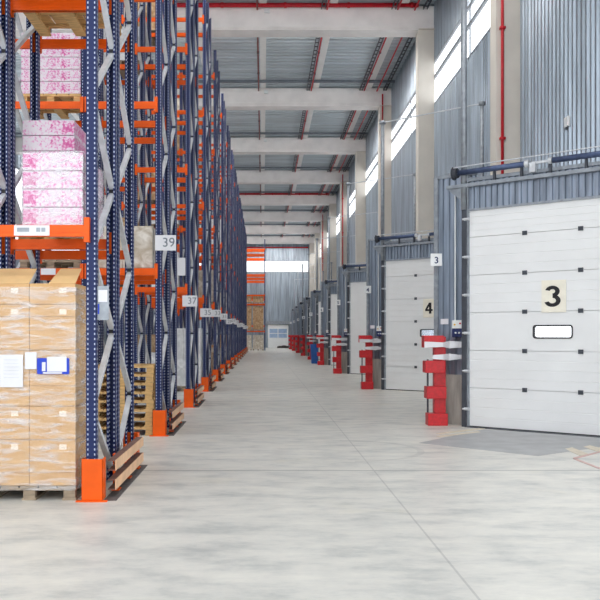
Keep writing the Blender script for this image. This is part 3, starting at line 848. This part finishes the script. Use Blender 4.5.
# 1. nearest: brown cartons on the floor pallet
Y0 = D0 + .02; Y1 = D0 + 1.1
make_pallet(-2.81, -1.865, Y0, Y1, 0, M['oldwood'], True, 'weathered grey pallet on the floor under the nearest brown cartons', 'pallets')
tiers = [(.146, .605), (.609, .938), (.942, 1.497), (1.501, 1.955), (1.959, 2.165)]
tn = ['bottom', 'second', 'third', 'fourth', 'top']
for ti, (z0, z1) in enumerate(tiers):
    for ci in range(2):
        for di in range(2):
            xa = -1.872 - .462 * (ci + 1) + .003; xb = xa + .458
            ya = Y0 + .005 + di * .535; yb = ya + .53
            r = empty('carton', ((xa + xb) / 2, (ya + yb) / 2, z0))
            tag(r, 'brown carton in the %s tier of the nearest pallet, %s%s' % (tn[ti], 'aisle side' if ci == 0 else 'away from aisle', ' front' if di == 0 else ' rear'), 'carton', 'brown cartons on the nearest pallet')
            MB().box(xa, xb, ya, yb, z0, z1).build('body', M['carton'], r, bevel=.006)
            if di == 0:
                cx = (xa + xb) / 2 - .0
                MB().box(cx + (.07 if ci == 0 else .05), cx + (.14 if ci == 0 else .12), ya - .003, ya, z1 - .10, z1 - .045).build('tape', M['tape'], r)
                if z1 - z0 > .4: MB().box(xa, xb, ya - .002, ya + .001, z0 + (.13 if ti == 0 else .33 if ti == 3 else .2), z0 + (.132 if ti == 0 else .334 if ti == 3 else .203)).build('seam', M['railtop'], r)
            if ti == 4 and di == 0:
                # raised flap leaning back over the open top
                vs = [(xa, ya, z1), (xb - .05 * (1 - ci), ya, z1), (xb + .0, ya + .30, z1 + .17), (xa + .08, ya + .30, z1 + .17)]
                if ci == 0: vs = [(xa + .19, ya, z1 + .0), (xb + .10 - .1, ya, z1), (xb, ya + .30, z1 + .17), (xa + .24, ya + .30, z1 + .17)]
                vs2 = [(x, y + .006, z + .002) for x, y, z in vs]
                MB().add(vs + vs2, [(0, 1, 2, 3), (7, 6, 5, 4), (0, 4, 5, 1), (1, 5, 6, 2), (2, 6, 7, 3), (3, 7, 4, 0)]).build('flap', M['flap'], r)
# papers stuck on the film
def sheet(name, x0, x1, z0, z1, mat, label, cat, extra=None):
    r = empty(name, ((x0 + x1) / 2, Y0 - .02, z0)); tag(r, label, cat)
    MB().box(x0, x1, Y0 - .018, Y0 - .014, z0, z1).build('sheet', mat, r)
    if extra:
        for a, b, c, d_, m_ in extra: MB().box(a, b, Y0 - .0225, Y0 - .0185, c, d_).build('print', m_, r)
    return r
lines = [(-2.58, -2.43, 1.40 - .035 * k, 1.405 - .035 * k, M['galv']) for k in range(6)]
sheet('paper_sheet', -2.62, -2.39, 1.13, 1.455, M['paper'], 'large white paper sheet on the nearest brown cartons', 'paper', lines)
sheet('paper_sheet', -2.37, -2.255, 1.31, 1.48, M['paper'], 'small white paper sheet beside the blue label on the cartons', 'paper')
sheet('shipping_label', -2.25, -1.93, 1.26, 1.42, M['bluelabel'], 'blue and white shipping label on the nearest brown cartons', 'label', [(-2.15, -1.955, 1.285, 1.435, M['paper']), (-2.20, -2.165, 1.29, 1.38, M['paper']), (-2.19, -2.0, 1.265, 1.28, M['paper'])])
# film round the load
m = MB(); x0, x1, ya, yb, z0, z1 = -2.806, -1.862, Y0 - .008, Y1 + .0, .10, 2.13
m.box(x0, x0 + .001, ya, yb, z0, z1).box(x1 - .001, x1, ya, yb, z0, z1).box(x0, x1, ya, ya + .001, z0, z1).box(x0, x1, yb - .001, yb, z0, z1)
thing_mesh(m, 'stretch_film', M['film'], 'clear stretch film wound round the nearest brown cartons', 'plastic film', origin=(-2.3, 9, .1))

def carton_stack(x0, x1, y0, y1, z, tiers, hh, mat, words, group, turn=False):
    for t in range(tiers):
        o = MB().box(x0 + .004 * random.uniform(-1, 1), x1 + .004 * random.uniform(-1, 1), y0, y1, z + hh * t + .003 * (t > 0), z + hh * (t + 1) - .003).build('carton', mat, origin=((x0 + x1) / 2 , (y0 + y1) / 2, z + hh * t), bevel=.008)
        if turn: o.rotation_euler = (0, 0, math.pi)
        tag(o, 'pink printed carton, %s from the bottom %s' % (ORD[t], words), 'carton', group)
def film_box(x0, x1, y0, y1, z0, z1, label):
    m = MB(); m.box(x0, x0 + .001, y0, y1, z0, z1).box(x1 - .001, x1, y0, y1, z0, z1).box(x0, x1, y0, y0 + .001, z0, z1)
    m.box(x0, x1, y1 - .001, y1, z0, z1).box(x0, x1, y0, y1, z1 - .001, z1)
    thing_mesh(m, 'stretch_film', M['film'], label, 'plastic film', 'stretch film on pallet loads', origin=(x0, y0, z0))
# 2. pink cartons, nearest rack, first shelf, front half
carton_stack(-2.40, -1.80, D0 + .03, D0 + 1.1, 2.745, 4, .182, M['pink'], 'on the nearest rack shelf', 'pink cartons on the nearest shelf', True)
film_box(-2.41, -1.79, D0 + .02, D0 + 1.11, 2.745, 3.485, 'clear film round the pink cartons on the nearest shelf')
#    rear half, taller stack
make_pallet(-2.84, -2.1, D0 + 1.4, D0 + 2.35, 2.745, M['wood'], False, 'wooden pallet under the taller pink stack behind the nearest shelf', 'pallets')
carton_stack(-2.80, -2.19, D0 + 1.42, D0 + 2.3, 2.89, 7, .18, M['pink'], 'of the taller stack behind the nearest shelf', 'pink cartons behind the nearest shelf')
#    pallet on the second shelf, seen from below
make_pallet(-2.84, -1.80, D0 + .06, D0 + 1.12, 5.465, M['wood'], True, 'wooden pallet on the high shelf of the nearest rack, seen from below', 'pallets')
make_pallet(-2.84, -1.80, D0 + 1.38, D0 + 2.4, 5.465, M['wood'], True, 'wooden pallet on the high rear shelf of the nearest rack', 'pallets')
carton_stack(-2.80, -1.85, D0 + .1, D0 + 1.08, 5.61, 3, .3, M['pink'], 'on the high shelf of the nearest rack', 'pink cartons on the high shelf')
# 3. second row
R1 = D0 + ROWP
make_pallet(-4.0, -2.98, R1 + .03, R1 + 1.1, 5.465, M['wood'], True, 'wooden pallet on the second shelf of the second rack row', 'pallets')
carton_stack(-3.97, -2.99, R1 + .04, R1 + 1.08, 5.612, 5, .2, M['pink'], 'on the high shelf of the second rack row', 'pink cartons on the second rack row')
make_pallet(-4.0, -2.98, R1 + .03, R1 + 1.1, 2.745, M['oldwood'], True, 'old pallet on the first shelf of the second rack row, behind the cartons', 'pallets')
stackn = 8
pt = make_pallet(-2.82, -1.80, R1 + .03, R1 + .83, 0, M['wood'], True)
for k in range(stackn):
    o = pt if k == 0 else copy_tree(pt, None, (random.uniform(-.02, .02), random.uniform(-.02, .02), .1445 * k))
    tag(o, 'empty wooden pallet in the stack at the second rack row, %s from the floor' % ORD[k], 'pallet', 'stacked empty pallets')
# generic wrapped loads
LOADN = 0
def wload(x0, x1, y0, y1, z, h, mat, label, pal=True, group='wrapped loads in the racks', tiers=3, mark=None):
    r = empty('wrapped_load', ((x0 + x1) / 2, (y0 + y1) / 2, z)); tag(r, label, 'pallet load', group)
    zz = z + .004
    if pal:
        m = MB()
        for k in range(5):
            a = x0 + (x1 - x0) * k / 5
            m.box(a + .01, a + (x1 - x0) / 5 - .01, y0, y1, zz + .122, zz + .144)
        for xx in (x0, (x0 + x1) / 2 - .07, x1 - .14): m.box(xx, xx + .14, y0, y1, zz, zz + .022).box(xx, xx + .14, y0, y0 + .1, zz + .022, zz + .122).box(xx, xx + .14, y1 - .1, y1, zz + .022, zz + .122)
        m.build('pallet', M['oldwood'], r); zz += .146
    th = (z + h - zz) / tiers
    for t in range(tiers):
        dx = random.uniform(-.012, .012)
        MB().box(x0 + .02 + dx, (x0 + x1) / 2 - .002 + dx, y0 + .02, y1 - .02, zz + th * t, zz + th * (t + 1) - .004).box((x0 + x1) / 2 + .002 + dx, x1 - .02 + dx, y0 + .02, y1 - .02, zz + th * t, zz + th * (t + 1) - .004).build('box_tier', mat, r, bevel=.012)
    if mark: MB().box(x1 - .4, x1 - .22, y0 + .012, y0 + .02 - .012, zz + .3, zz + .5).build('label_sheet', mark, r)
    return r
wload(-2.82, -1.79, R1 + .03, R1 + 1.1, 2.745, .70, M['wrapbeige'], 'beige film wrapped boxes on the first shelf of the second rack row', False, tiers=1)
R3 = D0 + 3 * ROWP
wload(-2.84, -1.79, R3 + .05, R3 + 1.1, 0, 1.85, M['wrapwhite'], 'white wrapped goods on the floor of the fourth rack row', True, tiers=2, mark=M['darkgrey'])
mats = ['wrapbrown', 'wrapbeige', 'wrapwhite', 'wrapbrown']
shelfw = ['floor', 'first shelf', 'second shelf', 'third shelf', 'fourth shelf']
rnd = random.Random(11)
for n in range(1, NR):
    Rn = D0 + ROWP * n
    for li, z in enumerate([0] + LEV):
        for bi in range(2):
            if n == 1 and (bi, li) in ((0, 0), (0, 1), (1, 1), (1, 2)): continue
            if n == 3 and (bi, li) == (0, 0): continue
            if n == 2 and li == 0: continue
            if n in (2, 3) and (bi, li) == (0, 2): continue
            for half in range(2):
                pr = (.7 if li < 2 else .3 if li == 2 else .08) * (1.0 if bi else .5)
                if rnd.random() > pr: continue
                if n > 5 and (bi == 1 and half == 1): continue
                xb = XS[bi] - .08; xa = xb - 1.03
                ya = Rn + (.04 if half == 0 else 1.36); hgt = rnd.uniform(.9, 1.9)
                wload(xa, xb, ya, ya + 1.05, z + .002 if z else 0, hgt, M[mats[rnd.randrange(4)]],
                      'wrapped boxes on %s of the %s rack row, %s %s' % (shelfw[li], ORD[n], 'next to the aisle' if bi == 0 else 'one bay in', 'front' if half == 0 else 'rear'), True, tiers=rnd.choice((2, 3, 4)))
# end rack loads
RE = D0 + 15 * ROWP
for j, (x0, x1) in enumerate(((-2.38, -1.2), (-1.1, .08))):
    w_ = 'post side' if j else 'hidden side'
    wload(x0, x1, RE + .03, RE + 1.1, 0, 1.65, M['wrapbeige'], 'grey beige wrapped load on the floor of the far end rack, ' + w_, tiers=2)
    wload(x0, x1, RE + .03, RE + 1.1, 2.085, 2.65, M['wrapbrown'], 'tall brown wrapped load on the lowest shelf of the far end rack, ' + w_, tiers=4)
    wload(x0, x1, RE + .03, RE + 1.1, 4.975, .8, M['wrapbrown'], 'low brown wrapped load higher up the far end rack, ' + w_, tiers=1)

# ------------------------------------------------------------------ light, sky, camera
w = bpy.data.worlds.new('sky'); sc.world = w; w.use_nodes = True
bg = w.node_tree.nodes['Background']; bg.inputs[0].default_value = (.93, .96, 1, 1); bg.inputs[1].default_value = 3.0
for k in range(0, 10):  # added fill lights without fixtures, tucked out of view behind the roof beams
    for j, (x, wd) in enumerate(((2.2, 7.0), (-8.5, 10.0))):
        li = bpy.data.lights.new('roof_fill_light', 'AREA'); li.shape = 'RECTANGLE'; li.size = wd; li.size_y = .5
        li.energy = (420 if j == 0 else 300) * (1 if k < 5 else .55 if k < 8 else 1.6); li.color = (1, .98, .95)
        o = bpy.data.objects.new('roof_fill_light', li); COL.objects.link(o)
        o.location = (x, PITCH * k + 1.25, BZ1 - .1)
cam = bpy.data.cameras.new('camera'); co = bpy.data.objects.new('camera', cam); COL.objects.link(co)
co.location = (0, 0, EYE); co.rotation_euler = (math.pi / 2, 0, 0)
cam.sensor_width = 36; cam.lens = 850 / 600 * 36
cam.shift_x = (300 - 263) / 600; cam.shift_y = (335 - 300) / 600
cam.clip_end = 500
sc.camera = co
sc.view_settings.view_transform = 'Standard'; sc.view_settings.look = 'None'; sc.view_settings.gamma = 1
sc.view_settings.use_curve_mapping = False
sc.view_settings.exposure = -0.25
